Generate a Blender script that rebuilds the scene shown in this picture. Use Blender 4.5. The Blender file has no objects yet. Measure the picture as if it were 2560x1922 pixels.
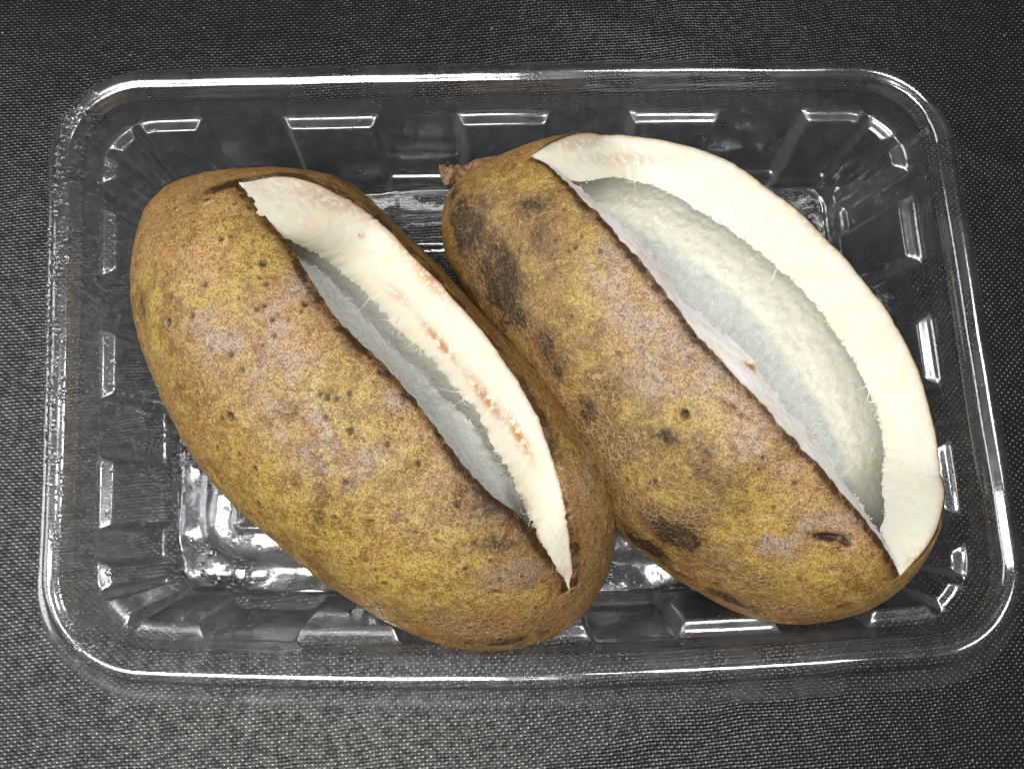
import bpy, math, random
import numpy as np
from mathutils import Matrix, Vector

random.seed(7); rng = np.random.default_rng(7)
S = 0.01                       # all lengths below are written in centimetres
scn = bpy.context.scene
col = scn.collection

# ------------------------------------------------------------------ camera
CAM = np.array([-0.6882, -3.6125, 21.5149]); ROT = (0.1651, -0.0209, -0.0378)
FPX = 2100.0                   # focal length in pixels of the 2560 wide photograph
cd = bpy.data.cameras.new('camera'); cam = bpy.data.objects.new('camera', cd); col.objects.link(cam)
cam.location = Vector(CAM) * S; cam.rotation_euler = ROT
cd.sensor_width = 36; cd.lens = 36 * FPX / 2560; cd.clip_start = 0.005; cd.clip_end = 50
scn.camera = cam

# ------------------------------------------------------------------ world and lamps
w = bpy.data.worlds.new('World'); scn.world = w; w.use_nodes = True
bg = w.node_tree.nodes['Background']; bg.inputs[0].default_value = (0.93, 0.96, 1.0, 1); bg.inputs[1].default_value = 0.032

def area(name, loc, target, sx, sy, power, color):
    l = bpy.data.lights.new(name, 'AREA'); l.shape = 'RECTANGLE'; l.size = sx; l.size_y = sy
    l.energy = power; l.color = color
    o = bpy.data.objects.new(name, l); col.objects.link(o); o.location = loc
    d = Vector(target) - Vector(loc); o.rotation_euler = d.to_track_quat('-Z', 'Y').to_euler()
    return o
area('ceiling_lamp', (-0.50, -0.42, 2.1), (-0.50, -0.42, 0), 1.15, 0.72, 50, (1.0, 0.97, 0.90))
area('overhead_fill', (0.50, 0.25, 2.0), (0, 0, 0), 0.40, 0.5, 14, (0.96, 0.98, 1.0))  # added unseen fill, near overhead, to brighten the split hollows
area('left_fill', (-1.5, 0.1, 1.2), (0, 0, 0), 1.0, 1.0, 20, (0.95, 0.97, 1.0))  # added soft fill that lightens the cloth on the left, no actual wall

scn.view_settings.view_transform = 'Standard'; scn.view_settings.look = 'None'
scn.view_settings.exposure = 0; scn.view_settings.gamma = 1
scn.render.engine = 'CYCLES'
scn.cycles.max_bounces = 16; scn.cycles.transparent_max_bounces = 24; scn.cycles.glossy_bounces = 6; scn.cycles.diffuse_bounces = 8

# ------------------------------------------------------------------ geometry helpers
Rm = np.array(cam.rotation_euler.to_matrix())
K = 2560 / 2212.0
def pt(x, y, z):
    """world point (cm) at height z seen at (x, y); x, y in the 2212 wide scale of the photograph"""
    d = Rm @ np.array([(x * K - 1280) / FPX, -(y * K - 961) / FPX, -1.0])
    return CAM + d * ((z - CAM[2]) / d[2])
def proj(P):
    c = (P - CAM) @ Rm
    return np.stack([(1280 + FPX * c[..., 0] / -c[..., 2]) / K, (961 - FPX * c[..., 1] / -c[..., 2]) / K], -1)

def hsh(ix, iy, iz, seed):
    h = (ix.astype(np.int64) * 374761393 + iy.astype(np.int64) * 668265263 + iz.astype(np.int64) * 2147483647 + seed * 1274126177) & 0xffffffff
    h = ((h ^ (h >> 13)) * 1274126177) & 0xffffffff
    return ((h ^ (h >> 16)) & 0xffff) / 32767.5 - 1.0
def noise(P, scale=1.0, seed=0):
    Q = P * scale + 100.0; f = np.floor(Q); t = Q - f; i = f.astype(np.int64); t = t * t * (3 - 2 * t)
    r = 0
    for a in (0, 1):
        for b in (0, 1):
            for c in (0, 1):
                wgt = (t[..., 0] if a else 1 - t[..., 0]) * (t[..., 1] if b else 1 - t[..., 1]) * (t[..., 2] if c else 1 - t[..., 2])
                r = r + wgt * hsh(i[..., 0] + a, i[..., 1] + b, i[..., 2] + c, seed)
    return r
def fbm(P, scale=1.0, octv=4, seed=0, gain=0.5):
    r = 0; g = 1
    for k in range(octv):
        r = r + g * noise(P, scale * 2.03 ** k, seed + k); g *= gain
    return r

def link(name, me, parent=None, mat=None):
    o = bpy.data.objects.new(name, me); col.objects.link(o)
    if mat: me.materials.append(mat)
    if parent: o.parent = parent
    return o
def np_mesh(name, V, F, smooth=True, attrs=None, normals=None):
    """V (n,3) in cm, F (m,3|4) ints"""
    V = np.asarray(V, float) * S; F = np.asarray(F, np.int32); k = F.shape[1]
    me = bpy.data.meshes.new(name)
    me.vertices.add(len(V)); me.vertices.foreach_set('co', V.ravel().astype(np.float32))
    me.loops.add(F.size); me.loops.foreach_set('vertex_index', F.ravel())
    me.polygons.add(len(F)); me.polygons.foreach_set('loop_start', np.arange(len(F), dtype=np.int32) * k)
    me.polygons.foreach_set('loop_total', np.full(len(F), k, np.int32))
    me.update(calc_edges=True); me.validate()
    me.polygons.foreach_set('use_smooth', np.full(len(me.polygons), smooth))
    for n, a in (attrs or {}).items():
        at = me.attributes.new(n, 'FLOAT', 'POINT'); at.data.foreach_set('value', np.asarray(a, np.float32).ravel())
    if normals is not None:
        me.normals_split_custom_set_from_vertices(np.asarray(normals, np.float32))
    return me
def grid_faces(nu, nv, wrap_v=False, flip=False):
    i = np.arange(nu - 1)[:, None]; j = np.arange(nv if wrap_v else nv - 1)[None, :]
    j2 = (j + 1) % nv
    f = np.stack(np.broadcast_arrays(i * nv + j, i * nv + j2, (i + 1) * nv + j2, (i + 1) * nv + j), -1).reshape(-1, 4)
    return f[:, ::-1] if flip else f

def catmull(P, n=40):
    P = np.array(P, float); Q = np.vstack([2 * P[0] - P[1], P, 2 * P[-1] - P[-2]]); out = []
    for i in range(1, len(Q) - 2):
        t = np.linspace(0, 1, n, endpoint=False)[:, None]
        # centripetal-like tension kept simple
        a, b, c, d = Q[i - 1], Q[i], Q[i + 1], Q[i + 2]
        out.append(0.5 * ((2 * b) + (-a + c) * t + (2 * a - 5 * b + 4 * c - d) * t ** 2 + (-a + 3 * b - 3 * c + d) * t ** 3))
    out.append(P[-1:]); return np.vstack(out)
def resample(P, u):
    d = np.r_[0, np.cumsum(np.linalg.norm(np.diff(P, axis=0), axis=1))]; d /= d[-1]
    return np.stack([np.interp(u, d, P[:, k]) for k in range(P.shape[1])], -1)
def smooth1(a, k):
    if k < 1: return a
    ker = np.exp(-0.5 * (np.arange(-3 * k, 3 * k + 1) / k) ** 2); ker /= ker.sum()
    pad = np.concatenate([2 * a[0] - a[3 * k:0:-1], a, 2 * a[-1] - a[-2:-3 * k - 2:-1]])
    return np.convolve(pad, ker, 'valid')
def tag(o, label=None, cat=None, group=None, kind=None):
    for k, v in (('label', label), ('category', cat), ('group', group), ('kind', kind)):
        if v: o[k] = v
    return o

# ------------------------------------------------------------------ node helpers
class NT:
    def __init__(s, name):
        s.m = bpy.data.materials.new(name); s.m.use_nodes = True; s.t = s.m.node_tree; s.t.nodes.clear()
        s.out = s.t.nodes.new('ShaderNodeOutputMaterial')
        tc = s.t.nodes.new('ShaderNodeTexCoord'); mp = s.t.nodes.new('ShaderNodeMapping'); mp.inputs['Scale'].default_value = (100, 100, 100)
        s.t.links.new(tc.outputs['Object'], mp.inputs[0]); s.co = mp.outputs[0]
    def n(s, typ, ins=None, out=0, **kw):
        nd = s.t.nodes.new(typ)
        for k, v in kw.items(): setattr(nd, k, v)
        for k, v in (ins or {}).items():
            if isinstance(v, bpy.types.NodeSocket): s.t.links.new(v, nd.inputs[k])
            else: nd.inputs[k].default_value = v
        return nd.outputs[out]
    def math(s, op, a, b=0.0, c=0.0, clamp=False):
        return s.n('ShaderNodeMath', {0: a, 1: b, 2: c}, operation=op, use_clamp=clamp)
    def noise(s, scale, detail=4, rough=0.55, dist=0.0, co=None, out=0):
        return s.n('ShaderNodeTexNoise', {'Vector': co or s.co, 'Scale': scale, 'Detail': detail, 'Roughness': rough, 'Distortion': dist}, out)
    def ramp(s, f, lo, hi, a=0.0, b=1.0):
        return s.n('ShaderNodeMapRange', {0: f, 1: lo, 2: hi, 3: a, 4: b}, interpolation_type='SMOOTHSTEP')
    def mix(s, f, a, b):
        nd = s.t.nodes.new('ShaderNodeMix'); nd.data_type = 'RGBA'
        for i, v in ((0, f), (6, a), (7, b)):
            if isinstance(v, bpy.types.NodeSocket): s.t.links.new(v, nd.inputs[i])
            else: nd.inputs[i].default_value = (*v, 1) if isinstance(v, tuple) and len(v) == 3 else v
        return nd.outputs[2]
    def attr(s, name): return s.n('ShaderNodeAttribute', out=2, attribute_name=name)
    def bump(s, h, dist, strength=1.0, normal=None):
        ins = {'Height': h, 'Distance': dist * S, 'Strength': strength}
        if normal is not None: ins['Normal'] = normal
        return s.n('ShaderNodeBump', ins)
    def surf(s, sh): s.t.links.new(sh, s.out.inputs[0]); return s.m

# ------------------------------------------------------------------ cloth
def cloth_mat():
    t = NT('black_woven_cloth')
    wv = t.noise(0.35, 2, out=1); wob = t.n('ShaderNodeVectorMath', {0: wv, 1: (0.5, 0.5, 0.5)}, operation='SUBTRACT')
    wob = t.n('ShaderNodeVectorMath', {0: wob, 'Scale': 0.35}, operation='SCALE')
    p = t.n('ShaderNodeVectorMath', {0: t.co, 1: wob}, operation='ADD')
    p = t.n('ShaderNodeMapping', {'Vector': p, 'Rotation': (0, 0, math.radians(-3.0)), 'Scale': (11.6, 12.0, 1)})
    sp = t.t.nodes.new('ShaderNodeSeparateXYZ'); t.t.links.new(p, sp.inputs[0]); u, v = sp.outputs[0], sp.outputs[1]
    fu = t.math('SUBTRACT', t.math('FRACT', u), 0.5); fv = t.math('SUBTRACT', t.math('FRACT', v), 0.5)
    par = t.math('FLOORED_MODULO', t.math('ADD', t.math('FLOOR', u), t.math('FLOOR', v)), 2.0)   # 0: warp above, 1: weft above
    r2 = t.math('ADD', t.math('POWER', t.math('ABSOLUTE', fu), 2.0), t.math('POWER', t.math('ABSOLUTE', fv), 2.0))
    big = t.ramp(r2, 0.30, 0.0)
    weft = t.math('MULTIPLY', t.ramp(t.math('ABSOLUTE', fv), 0.34, 0.0), 0.62)
    h = t.n('ShaderNodeMix', {0: par, 2: big, 3: weft})
    cell = t.n('ShaderNodeTexWhiteNoise', {'Vector': t.n('ShaderNodeVectorMath', {0: p}, operation='FLOOR')}, 0, noise_dimensions='2D')
    lint = t.ramp(t.noise(1.1, 5, 0.7), 0.40, 0.62)
    wear = t.ramp(t.noise(6, 3, 0.7), 0.36, 0.6)
    c = t.mix(h, (0.002, 0.002, 0.0024), (0.008, 0.0083, 0.0091))
    c = t.mix(t.math('MULTIPLY', cell, 0.7), c, (0.012, 0.012, 0.013))
    c = t.mix(t.math('MULTIPLY', t.math('SUBTRACT', 1.0, lint), 0.55), c, (0.008, 0.008, 0.009))
    dust = t.math('MULTIPLY', t.ramp(t.n('ShaderNodeTexVoronoi', {'Vector': t.co, 'Scale': 1.3}, 0), 0.055, 0.02), t.ramp(t.noise(3.1, 2), 0.45, 0.5)); c = t.mix(dust, c, (0.16, 0.16, 0.16))
    rough = t.ramp(t.math('ADD', cell, wear), 0.0, 2.0, 0.37, 0.28)
    nb = t.bump(h, 0.018, 0.45); nb = t.bump(t.noise(2.0, 4), 0.08, 0.25, nb)
    spec = t.math('MULTIPLY', t.math('MULTIPLY_ADD', h, 0.50, 0.14), t.ramp(wear, 0, 1, 0.45, 1.0))
    bs = t.n('ShaderNodeBsdfPrincipled', {'Base Color': c, 'Roughness': rough, 'Normal': nb, 'Specular IOR Level': spec, 'IOR': 1.75})
    return t.surf(bs)
nx, ny = 361, 281
gx, gy = np.meshgrid(np.linspace(-27, 27, nx), np.linspace(-22, 22, ny), indexing='ij')
G = np.stack([gx, gy, np.zeros_like(gx)], -1)
G[..., 2] = fbm(G, 0.12, 2, 3) * 0.05 - 0.06 + 0.03 * np.exp(-((gx * 0.42 + gy - 11.5) / 0.5) ** 2) + 0.025 * np.exp(-((gx * -0.3 + gy + 9.6) / 0.4) ** 2)
tag(link('cloth_surface', np_mesh('cloth_surface', G.reshape(-1, 3), grid_faces(nx, ny)), None, cloth_mat()),
    'black woven cloth spread flat under the clear tray', kind='structure')

# ------------------------------------------------------------------ tray
W0, H0, R0, ZR = 20.0, 13.1, 2.15, 4.0
ideal = np.array([[-W0 / 2, H0 / 2], [W0 / 2, H0 / 2], [W0 / 2, -H0 / 2], [-W0 / 2, -H0 / 2]])
real = np.array([pt(x / K, y / K, ZR)[:2] for x, y in ((102, 164), (2376, 133), (2630, 1658), (58, 1710))])
dl = real - ideal
def warp(xy):
    """the thin tray is slightly out of true: corners pulled, near side bellied out"""
    a = (xy[..., 0] / W0 + 0.5)[..., None]; b = (xy[..., 1] / H0 + 0.5)[..., None]
    d = dl[0] * (1 - a) * b + dl[1] * a * b + dl[2] * a * (1 - b) + dl[3] * (1 - a) * (1 - b)
    bow = 1 - (2 * a - 1) ** 2
    d = d + bow * np.where(b < 0.5, (1 - 2 * b), 0) ** 1.5 * np.array([0, -0.47]) + bow * np.where(b > 0.5, (2 * b - 1), 0) ** 1.5 * np.array([0, 0.10])
    bx = 1 - (2 * b - 1) ** 2
    d = d + bx * np.where(a < 0.5, (1 - 2 * a), 0) ** 1.5 * np.array([0.10, 0])
    return xy + d
# perimeter samples: position on the outer rounded rectangle, inward direction, side coordinates
def perimeter():
    P, Nn = [], []; cx, cy = W0 / 2 - R0, H0 / 2 - R0; st = 0.045
    def line(a, b, n):
        k = int(np.hypot(b[0] - a[0], b[1] - a[1]) / st)
        for t in np.linspace(0, 1, k, endpoint=False): P.append((a[0] + (b[0] - a[0]) * t, a[1] + (b[1] - a[1]) * t)); Nn.append(n)
    def arc(c, a0):
        k = int(R0 * math.pi / 2 / st)
        for t in np.linspace(0, 1, k, endpoint=False):
            a = math.radians(a0 - 90 * t); P.append((c[0] + R0 * math.cos(a), c[1] + R0 * math.sin(a))); Nn.append((-math.cos(a), -math.sin(a)))
    line((-cx, H0 / 2), (cx, H0 / 2), (0, -1)); arc((cx, cy), 90)
    line((W0 / 2, cy), (W0 / 2, -cy), (-1, 0)); arc((cx, -cy), 0)
    line((cx, -H0 / 2), (-cx, -H0 / 2), (0, 1)); arc((-cx, -cy), -90)
    line((-W0 / 2, -cy), (-W0 / 2, cy), (1, 0)); arc((-cx, cy), 180)
    return np.array(P), np.array(Nn)
PP, PN = perimeter(); NS = len(PP)
def sq(x, c, hw, e=0.06): return 1 / (1 + np.exp(-(hw - np.abs(x - c)) / e * 2.2))
rib = np.zeros(NS); rid = np.zeros(NS, int)
tb = np.abs(PN[:, 1]) > 0.999; lr = np.abs(PN[:, 0]) > 0.999
for i in range(NS):
    x, y = PP[i]
    if tb[i]:
        v = max([sq(x, c, 1.0) for c in (-3.95, 0, 3.95)] + [sq(abs(x), 9.2, 2.25)])
    elif lr[i]:
        v = max([sq(y, c, 0.72) for c in (-2.8, 0, 2.8)] + [sq(abs(y), 6.0, 1.75)])
    else:
        a = (math.degrees(math.atan2(abs(PN[i, 1]), abs(PN[i, 0]))))       # 0..90 round the corner
        v = 1 - 0.9 * sq(a, 25, 6, 2.0) - 0.9 * sq(a, 65, 6, 2.0)
    rib[i] = v
# profile: (offset inwards, height, extra offset where a rib stands, smooth stack of rows)
prof = catmull([(-0.10, 3.50), (-0.05, 3.53), (0.06, 3.56), (0.13, 3.64), (0.16, 3.78), (0.19, 3.90), (0.24, 3.955), (0.30, 3.975), (0.38, 3.972), (0.46, 3.948), (0.56, 3.910), (0.62, 3.83), (0.66, 3.75), (0.71, 3.66),
                (0.74, 3.50), (0.82, 3.20), (0.84, 3.10)], 5)
pz = []
for o, z in prof: pz.append((o, z, 0.0, 0.0))
n_rim = sum(1 for p in pz if p[1] > 3.68 or p[0] < 0.5)
n_up = len(pz)
LED = 0.33
for k, t in enumerate(np.linspace(0, 1, 9)[1:]):       # ledge
    a = t * math.pi / 2
    pz.append((0.84 + 0.02 * t, (3.06, 3.035, 3.028, 3.024, 3.018, 3.008, 2.98, 2.93)[k], LED * (0.10, 0.26, 0.44, 0.62, 0.80, 0.92, 0.985, 1.0)[k], 1.0))
for t in np.linspace(0, 1, 26)[1:]:
    pz.append((0.86 + 0.40 * t, 2.93 - 2.33 * t, LED - 0.05 * t, 1.0))
for t in np.linspace(0, 1, 10)[1:]:
    a = t * math.pi / 2
    pz.append((1.26 + 0.28 * math.sin(a) + 0.02 * t, 0.60 - 0.40 * (1 - math.cos(a)), (LED - 0.05) * (1 - t), 1.0))
n_wall = len(pz)
rows = []
for (o, z, ex, _) in pz:
    off = o + ex * rib - 0.22 * np.clip(PN[:, 1], 0, 1) * max(0, (0.22 - o) / 0.32)
    xy = PP + PN * off[:, None]
    zz = np.full(NS, z)
    if ex > 0 and z > 2.9: zz = z + (1 - rib) * 0.0
    rows.append(np.c_[xy, zz])
ring = rows[-1][:, :2]
q = np.linspace(1, 0, 110)[1:]
def floor_z(xy):
    x, y = xy[:, 0], xy[:, 1]
    hx, hy = W0 / 2 - 1.56, H0 / 2 - 1.56
    d = np.minimum(hx - np.abs(x), hy - np.abs(y))
    cr = np.maximum(np.abs(x) - (hx - 1.6), 0); cq = np.maximum(np.abs(y) - (hy - 1.6), 0)
    d = np.where((cr > 0) & (cq > 0), 1.6 - np.hypot(cr, cq), d)
    z = 0.20 + 0.16 / (1 + np.exp(-(d - 0.75) / 0.07))
    z += 0.07 * np.exp(-((d - 1.5) / 0.10) ** 2)
    inn = 1 / (1 + np.exp(-(d - 1.9) / 0.1))
    z += inn * 0.10 * np.maximum(0, np.cos(x * 2 * math.pi / 2.1)) ** 3 * (np.abs(y) < 5)
    z += inn * 0.08 * np.exp(-(np.abs(y) / 0.25) ** 2)
    X3 = np.c_[xy, xy[:, :1] * 0]
    z += 0.10 * fbm(X3, 1.1, 1, 61) + 0.03 * fbm(X3, 0.5, 2, 71) + 0.014 * fbm(X3, 3.0, 2, 81)
    return z
for t in q:
    xy = ring * t; rows.append(np.c_[xy, floor_z(xy)])
T = np.array(rows); nr = len(T)
T[..., :2] = warp(T[..., :2])
T[..., 2] -= 0.10 * np.clip(-T[..., 1] / 6.5, 0, 1) ** 2 * (1 - (T[..., 0] / 10) ** 2) * np.clip(T[..., 2] / 4, 0, 1)
T += (fbm(T, 0.6, 2, 11)[..., None] * 0.012) * np.array([1, 1, 1])
dr = np.gradient(T, axis=0); ds = np.roll(T, -1, 1) - np.roll(T, 1, 1)
TN = np.cross(ds, dr); TN[-1] = (0, 0, 1); ln = np.linalg.norm(TN, axis=2, keepdims=True); TN = TN / np.maximum(ln, 1e-9)
if TN[nr - 40, :, 2].mean() < 0: TN = -TN
TH = 0.02

def plastic():
    t = NT('clear_plastic')
    mist_haze0 = t.attr('mist_haze')
    nb = t.bump(t.noise(0.9, 2), 0.05, 0.12); nb = t.bump(t.noise(7, 2), 0.002, t.math('MULTIPLY_ADD', mist_haze0, 0.8, 0.04), nb)
    mist_haze = t.attr('mist_haze')
    grain = t.noise(26, 4, 0.75)
    drop = t.n('ShaderNodeTexVoronoi', {'Vector': t.co, 'Scale': 15.0, 'Randomness': 1.0}, 0)
    dm = t.math('MULTIPLY', t.ramp(drop, 0.26, 0.12), t.ramp(mist_haze, 0.05, 0.5))
    nb = t.bump(dm, 0.02, 0.9, nb)
    geo = t.t.nodes.new('ShaderNodeNewGeometry')
    dot = t.math('ABSOLUTE', t.n('ShaderNodeVectorMath', {0: geo.outputs['Incoming'], 1: nb}, 1, operation='DOT_PRODUCT'))
    fr = t.math('MULTIPLY_ADD', t.math('POWER', t.math('SUBTRACT', 1.0, dot, clamp=True), 5.0), 0.94, 0.06)
    absb = t.ramp(dot, 0.0, 0.75)
    tr = t.n('ShaderNodeBsdfTransparent', {'Color': t.mix(absb, (0.55, 0.56, 0.58), (0.955, 0.96, 0.965))})
    gl = t.n('ShaderNodeBsdfGlossy', {'Color': (1, 1, 1, 1), 'Roughness': t.math('MULTIPLY_ADD', mist_haze, 0.10, 0.065), 'Normal': nb})
    s1 = t.n('ShaderNodeMixShader', {0: fr, 1: tr, 2: gl})
    # condensation, and painted-in haze of refraction and reflections: blurs behind, scatters a little
    rf = t.n('ShaderNodeBsdfRefraction', {'Color': (0.93, 0.93, 0.94, 1), 'Roughness': 0.42, 'IOR': 1.03})
    rg = t.n('ShaderNodeBsdfGlossy', {'Color': (0.9, 0.92, 1, 1), 'Roughness': 0.30, 'Normal': nb})
    df = t.n('ShaderNodeBsdfDiffuse', {'Color': (0.50, 0.50, 0.52, 1), 'Normal': nb})
    sc = t.n('ShaderNodeMixShader', {0: 0.45, 1: df, 2: rg})
    frost = t.attr('frost')
    gr = t.ramp(grain, 0.42, 0.62, 0.3, 1.0)
    f1 = t.math('ADD', t.math('MULTIPLY', mist_haze, 0.95), t.math('MULTIPLY', t.ramp(t.noise(3, 5, 0.7), 0.45, 0.7), 0.05), clamp=True)
    f2 = t.math('MULTIPLY_ADD', t.math('MULTIPLY', frost, gr), 0.26, t.math('MULTIPLY_ADD', t.math('MULTIPLY', mist_haze, gr), 0.085, 0.008), clamp=True)
    s2 = t.n('ShaderNodeMixShader', {0: f1, 1: tr, 2: rf})
    s3 = t.n('ShaderNodeMixShader', {0: fr, 1: s2, 2: gl})
    return t.surf(t.n('ShaderNodeMixShader', {0: f2, 1: s3, 2: sc}))
MP = plastic()
# condensation patches, plus haze over rim and walls put in for refraction and reflections
px = proj(T)
def blob(c, rx, ry, ang=0):
    a = math.radians(ang); d = px - np.array(c); x = d[..., 0] * math.cos(a) + d[..., 1] * math.sin(a); y = -d[..., 0] * math.sin(a) + d[..., 1] * math.cos(a)
    return np.exp(-((x / rx) ** 2 + (y / ry) ** 2))
mist_haze = 0.35 * blob((200, 900), 110, 620) + 0.6 * blob((560, 1180), 150, 45, 12) + 0.5 * blob((480, 1110), 90, 40, 20) + 0.5 * blob((620, 1240), 60, 50) \
     + 0.8 * blob((1400, 1210), 90, 60, 30) + 0.35 * blob((1400, 1320), 120, 60) + 0.3 * blob((1900, 500), 160, 120)
wall_haze = np.full(nr, 0.0); wall_haze[:n_rim + 4] = 0.55; wall_haze[n_rim + 4:n_wall + 2] = 1; wall_haze = smooth1(wall_haze, 2)
mist_haze = mist_haze + wall_haze[:, None] * np.clip(0.42 + 0.25 * (T[..., 0] < -5) + 0.15 * (T[..., 1] > 3), 0, 1)  # rim and wall haze imitating blurred refraction and reflections
re = np.clip(np.abs(np.roll(rib, -1) - np.roll(rib, 1)) * 2.2, 0, 1); rr_ = np.zeros(nr); rr_[n_up:n_wall] = 1; frost = np.clip(rr_[:, None] * re[None, :] + 0.5 * blob((560, 1180), 130, 30, 12) + 0.5 * blob((480, 1110), 80, 26, 20) + 0.45 * blob((600, 1260), 30, 60) + 0.5 * blob((1380, 1200), 60, 60, 30), 0, 1)
mist_haze = mist_haze + 0.15 * blob((520, 1180), 190, 130) + 0.25 * blob((1500, 1200), 200, 120)
mist_haze = np.clip(mist_haze + 0.35 * fbm(T, 1.6, 4, 5) * (mist_haze > 0.2), 0, 1)
tray = bpy.data.objects.new('plastic_tray', None); col.objects.link(tray)
tag(tray, 'clear plastic food tray with rounded corners and stepped ribbed walls, holding both split fruits', 'tray')
row_of = np.arange(nr - 1)[:, None] * np.ones((1, NS), int); col_of = np.ones((nr - 1, 1), int) * np.arange(NS)[None, :]
FA = grid_faces(nr, NS, wrap_v=True)
fr_, fc_ = row_of.ravel(), col_of.ravel()
TV = T.reshape(-1, 3); TNf = TN.reshape(-1, 3); MS = mist_haze.ravel(); FRS = frost.ravel()
def tray_part(name, mask, parent):
    F = FA[mask]; ids, inv = np.unique(F, return_inverse=True); F = inv.reshape(F.shape); n = len(ids)
    V = TV[ids]; N = TNf[ids]
    # orient so faces look along N
    a = V[F[:, 1]] - V[F[:, 0]]; b = V[F[:, 2]] - V[F[:, 0]]; sgn = (np.cross(a, b) * N[F[:, 0]]).sum(1).mean()
    if sgn < 0: F = F[:, ::-1]
    V2 = V - N * TH
    return link(name, np_mesh(name, np.vstack([V, V2]), np.vstack([F, F[:, ::-1] + n]), attrs={'mist_haze': np.r_[MS[ids], MS[ids] * 0], 'frost': np.r_[FRS[ids], FRS[ids] * 0]}, normals=np.vstack([N, -N])), parent, MP)
hi = rib > 0.5
tray_part('rim', fr_ < n_rim, tray)
wall_o = tray_part('side_wall', ((fr_ >= n_rim) & (fr_ < n_up)) | ((fr_ >= n_up) & (fr_ < n_wall) & ~hi[fc_]), tray)
# every moulded rib with its little ledge is a piece of its own
runs = []; start = next(i for i in range(NS) if not hi[i]); cur = []
for k in range(NS + 1):
    i = (start + k) % NS
    if hi[i] and k < NS: cur.append(i)
    elif cur: runs.append(cur); cur = []
for r in runs:
    m = np.zeros(NS, bool); m[r] = True
    tray_part('rib', (fr_ >= n_up) & (fr_ < n_wall) & m[fc_], tray)
tray_part('base', fr_ >= n_wall, tray)

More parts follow.
